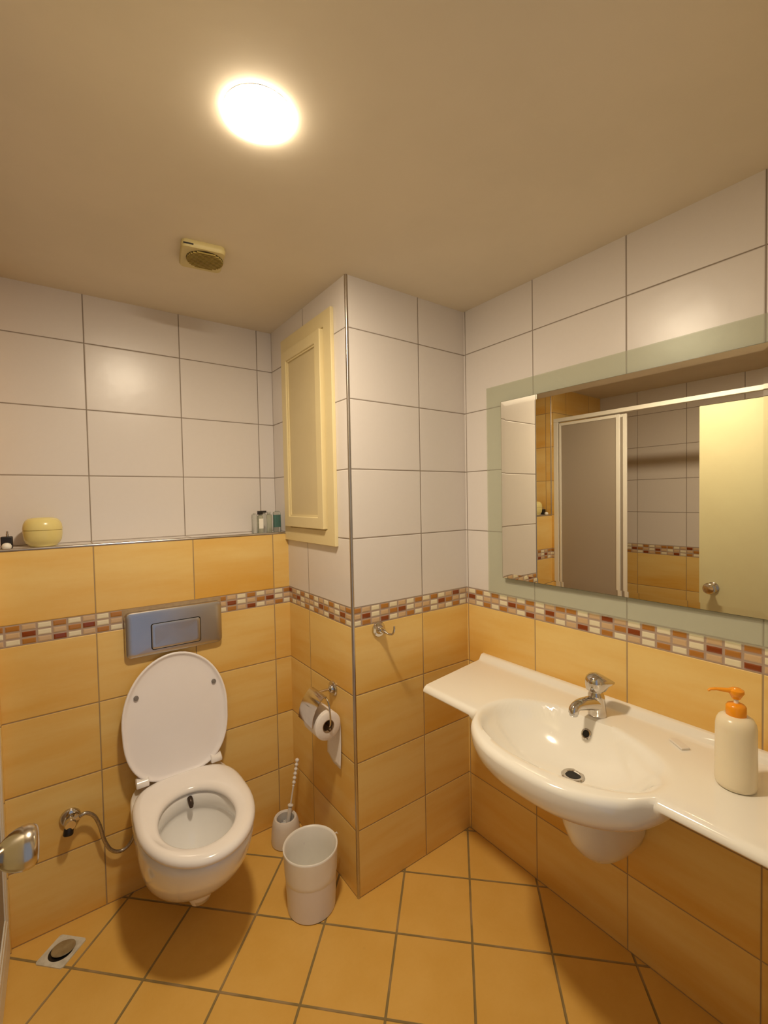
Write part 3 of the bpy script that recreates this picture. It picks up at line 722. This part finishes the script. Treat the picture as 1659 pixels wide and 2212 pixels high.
# ------------------------------------------------------------------ basin tap
fb = Vector((-0.108, -0.640, DK))
ft = thing('basin_tap', 'chrome single lever tap on the washbasin', 'tap', fb)
rg = []
for z, r_, ox_ in ((0.0, 0.0270, 0), (0.005, 0.0275, 0), (0.014, 0.0262, 0), (0.035, 0.0248, -0.002), (0.055, 0.0245, -0.005), (0.066, 0.0235, -0.007), (0.073, 0.020, -0.008), (0.079, 0.020, -0.008)):
    rg.append([(fb.x + ox_ + r_ * math.cos(t), fb.y + r_ * 0.98 * math.sin(t), fb.z + z) for t in [2 * PI * k / 32 for k in range(32)]])
loft('body', rg, 'chrome', ft, angle=60)
sp_ = spline([fb + Vector((-0.004, 0, 0.036)), fb + Vector((-0.035, 0.003, 0.045)), fb + Vector((-0.072, 0.008, 0.051)), fb + Vector((-0.096, 0.011, 0.051)), fb + Vector((-0.108, 0.012, 0.044)), fb + Vector((-0.111, 0.012, 0.034))], 6)
tube('spout', sp_, [0.0235 - 0.0090 * min(1, k / 18) for k in range(len(sp_))], 'chrome', ft, n=22, angle=70)
lathe('aerator', [(0.0, 0.0), (0.011, 0.0), (0.012, 0.002), (0.012, 0.010), (0.0, 0.010)], 'satin', ft, at=fb + Vector((-0.110, 0.012, 0.026)))
# lever: dome with a pointed lip
hr = []
hb = fb + Vector((-0.008, 0, 0.079))
ldir = Vector((0.62, -0.78, 0)).normalized()
def leverring(r_, zz, ext, drop=0.0, n=36):
    out = []
    for k in range(n):
        t = 2 * PI * k / n; c, s = math.cos(t), math.sin(t)
        q = max(0, c) ** 3
        p = ldir * (r_ * c + ext * q) + Vector((-ldir.y, ldir.x, 0)) * (r_ * s * (1 - 0.25 * q))
        out.append(tuple(hb + p + Vector((0, 0, zz - drop * q))))
    return out
loft('lever', [leverring(0.021, 0.0, 0.0), leverring(0.028, 0.003, 0.002), leverring(0.0300, 0.016, 0.009, 0.0), leverring(0.0305, 0.026, 0.022, 0.002), leverring(0.0300, 0.033, 0.024, 0.005), leverring(0.027, 0.041, 0.017, 0.007), leverring(0.020, 0.048, 0.010, 0.007), leverring(0.010, 0.052, 0.004, 0.003), leverring(0.001, 0.053, 0.0)], 'chrome', ft, angle=70)

# ------------------------------------------------------------------ soap pump and soap sliver
pc = Vector((-0.186, -1.010, DK))
pb = thing('soap_dispenser', 'milky soap bottle with an orange pump head on the washbasin', 'soap dispenser', pc)
lathe('bottle', [(0.0, 0.0), (0.033, 0.0), (0.0385, 0.004), (0.0402, 0.012), (0.0402, 0.03), (0.0396, 0.09), (0.0392, 0.140), (0.0375, 0.151), (0.033, 0.160), (0.026, 0.165), (0.018, 0.167), (0.0, 0.168)], 'soapb', pb, at=pc, angle=80)
lathe('pump_collar', [(0.0, 0.0), (0.0185, 0.0), (0.0195, 0.002), (0.0195, 0.022), (0.0165, 0.027), (0.010, 0.030), (0, 0.030)], 'orange', pb, at=pc + Vector((0, 0, 0.164)), n=28)
lathe('pump_stem', [(0.0, 0.0), (0.0045, 0.0), (0.0045, 0.020), (0.0, 0.020)], 'label', pb, at=pc + Vector((0, 0, 0.192)))
lathe('pump_head', [(0.0, 0.0), (0.008, 0.0), (0.011, 0.006), (0.0155, 0.014), (0.0150, 0.020), (0.009, 0.024), (0.0, 0.025)], 'orange', pb, at=pc + Vector((0, 0, 0.204)))
pd = Vector((-0.62, 0.78, 0)).normalized()
pq = pc + Vector((0, 0, 0.222))
tube('pump_spout', [pq, pq + pd * 0.020, pq + pd * 0.040 + Vector((0, 0, 0.001)), pq + pd * 0.052 + Vector((0, 0, -0.001)), pq + pd * 0.056 + Vector((0, 0, -0.005))], [0.0080, 0.0066, 0.0045, 0.0038, 0.003], 'orange', pb, sq=0.75)
so_xf = Matrix.Translation((-0.100, -0.862, DK + 0.0002)) @ Matrix.Rotation(math.radians(-35), 4, 'Z')
tag(box('soap_sliver', (-0.012, -0.026, 0.0), (0.012, 0.026, 0.006), 'soap', bevel=0.0022, seg=3, xf=so_xf), 'thin worn piece of white soap on the washbasin', 'soap')

# ------------------------------------------------------------------ things on the ledge
jc = Vector((-1.474, 0.603, ZL))
jr = thing('cosmetic_jar', 'pale yellow round plastic jar on the left of the ledge', 'jar', jc)
lathe('jar_base', [(0.0, 0.0), (0.036, 0.0), (0.040, 0.002), (0.041, 0.006), (0.048, 0.012), (0.0535, 0.024), (0.0555, 0.040), (0.0560, 0.0555), (0.0, 0.0555)], 'jar', jr, at=jc, n=56)
lathe('jar_lid', [(0.0, 0.0570), (0.0560, 0.0570), (0.0563, 0.062), (0.0545, 0.076), (0.049, 0.088), (0.041, 0.0955), (0.030, 0.0985), (0.026, 0.0965), (0.0, 0.096)], 'jar', jr, at=jc, n=56)
lathe('seam', [(0.0, 0.0555), (0.0548, 0.0555), (0.0548, 0.0572), (0.0, 0.0572)], 'ventg', jr, at=jc)
kc = Vector((-1.5705, 0.590, ZL))
kb = thing('black_perfume_bottle', 'tiny black bottle at the far left end of the ledge', 'bottle', kc)
box('bottle_body', (kc.x - 0.0155, kc.y - 0.011, ZL), (kc.x + 0.0155, kc.y + 0.011, ZL + 0.040), 'black', kb, bevel=0.003, seg=3)
lathe('pump_nozzle', [(0, 0), (0.0035, 0), (0.0035, 0.008), (0.0026, 0.009), (0.0026, 0.017), (0, 0.018)], 'alu', kb, at=kc + Vector((0.002, 0, 0.040)))
wc = kc + Vector((0.001, -0.026, 0))
tag(lathe('white_pebble_soap', [(0, 0), (0.009, 0.0), (0.013, 0.004), (0.0135, 0.010), (0.010, 0.017), (0.004, 0.020), (0, 0.0203)], 'label', at=wc, angle=180), 'small white rounded lump in front of the tiny black bottle', 'soap')
gy_ = 0.577
def mini(name, x0, x1, hgt, label, body, cap=None, capw=0.8, caph=0.012, lab=None, fill=None, gy=gy_, dp=0.024, group=None):
    cx_ = (x0 + x1) / 2; w_ = x1 - x0
    t = thing(name, label, 'bottle', (cx_, gy, ZL), group)
    rp = rrect(w_, dp, min(w_, dp) * 0.3, 5)
    bh = hgt - (caph if cap else 0.0)
    prof = [(0, 0.9), (0.002, 1.0), (bh - 0.012, 1.0), (bh - 0.005, 0.92), (bh - 0.003, 0.5), (bh, 0.45)]
    loft('bottle_body', [[(cx_ + x * s, gy + y * s, ZL + z) for x, y in rp] for z, s in prof], body, t, angle=50)
    if fill:
        loft('liquid', [[(cx_ + x * 0.93, gy + y * 0.93, ZL + z) for x, y in rp] for z in fill[:2]], fill[2], t, angle=50)
    if cap:
        loft('cap', [[(cx_ + x * capw, gy + y * capw, ZL + bh + z) for x, y in rp] for z in (0.0, caph)], cap, t, angle=50)
    if lab:
        box('label', (cx_ - w_ * 0.42, gy - dp / 2 - 0.0008, ZL + lab[0]), (cx_ + w_ * 0.42, gy - dp / 2 + 0.0003, ZL + lab[1]), 'label', t)
    return t
GB = 'mini toiletries at the right end of the ledge'
mini('toiletry_bottle', -0.7395, -0.7185, 0.088, 'clear empty mini bottle, leftmost of the toiletries on the ledge', 'glassy', group=GB)
mini('toiletry_bottle', -0.7165, -0.6935, 0.098, 'mini bottle with a black cap and white label on the ledge', 'glassy2', cap='black', capw=0.95, caph=0.016, lab=(0.020, 0.064), gy=0.572, group=GB)
mini('toiletry_bottle', -0.6925, -0.6700, 0.098, 'clear mini bottle with a low black cap, middle of the toiletries', 'glassy', cap='black', capw=0.95, caph=0.009, gy=0.590, group=GB)
mini('toiletry_bottle', -0.6695, -0.6435, 0.092, 'pale green clear mini bottle beside the teal one on the ledge', 'glassy2', cap='glassy', capw=0.6, caph=0.008, gy=0.592, group=GB)
mini('toiletry_bottle', -0.6395, -0.6065, 0.096, 'mini bottle of dark teal liquid, rightmost on the ledge', 'glassy', fill=(0.022, 0.078, 'teal'), gy=0.580, group=GB)

# ------------------------------------------------------------------ shower enclosure (seen in the mirror)
sx0, sx1 = XL - 0.040, XL - 0.002
se = thing('shower_enclosure', 'white framed shower enclosure with frosted panel, seen in the mirror', 'shower enclosure', (XL, -0.22, 0.0))
box('top_rail', (sx0, SY0, 1.995), (sx1, SY1, 2.022), 'frame_white', se, bevel=0.002)
box('bottom_rail', (sx0, SY0, 0.10), (sx1, SY1, 0.135), 'frame_white', se, bevel=0.002)
box('wall_post', (sx0, 0.488, 0.135), (sx1, SY1, 1.995), 'frame_white', se, bevel=0.002)
box('wall_post', (sx0, SY0, 0.135), (sx1, SY0 + 0.03, 1.995), 'frame_white', se, bevel=0.002)
box('shower_tray', (XS, SY0, 0.0), (sx1, SY1, 0.10), 'frame_white', se, bevel=0.01)
def slidingpanel(nm, x, y0, y1):
    p = boxes(nm, [((x - 0.006, y0, 0.14), (x + 0.006, y0 + 0.024, 1.985)), ((x - 0.006, y1 - 0.016, 0.14), (x + 0.006, y1, 1.985)), ((x - 0.006, y0 + 0.024, 1.965), (x + 0.006, y1 - 0.016, 1.985)), ((x - 0.006, y0 + 0.024, 0.14), (x + 0.006, y1 - 0.016, 0.16))], 'frame_white', se, bevel=0.0015)
    box('frosted_pane', (x - 0.002, y0 + 0.022, 0.16), (x + 0.002, y1 - 0.014, 1.965), 'frost', p)
slidingpanel('fixed_panel', XL - 0.010, 0.052, 0.480)
slidingpanel('sliding_panel', XL - 0.028, 0.016, 0.440)

# ------------------------------------------------------------------ open room door
dr0 = box('door_1', (-1.583, -1.285, 0.008), (-1.543, -0.412, 1.947), 'door', bevel=0.002)
struct(dr0, 'cream painted door standing open at the left, seen in the mirror', 'door')
kn = Vector((-1.543, -0.478, 0.936))
lathe('door_knob', [(0, 0), (0.029, 0), (0.030, 0.003), (0.027, 0.007), (0.014, 0.009), (0.0115, 0.014), (0.0115, 0.020), (0.0150, 0.024), (0.0210, 0.030), (0.0260, 0.037), (0.0295, 0.045), (0.0312, 0.053), (0.0312, 0.060), (0.0295, 0.0665), (0.0265, 0.0705), (0.022, 0.0725), (0.0, 0.0735)], 'knobm', dr0, at=kn, axis=(1, 0, 0), n=48, angle=80)
box('latch', (-1.572, -0.4125, 0.91), (-1.554, -0.4095, 0.96), 'alu', dr0)
boxes('hinge', [((-1.5435, -1.284, z), (-1.5385, -1.262, z + 0.09)) for z in (0.25, 1.65)], 'alu', dr0)
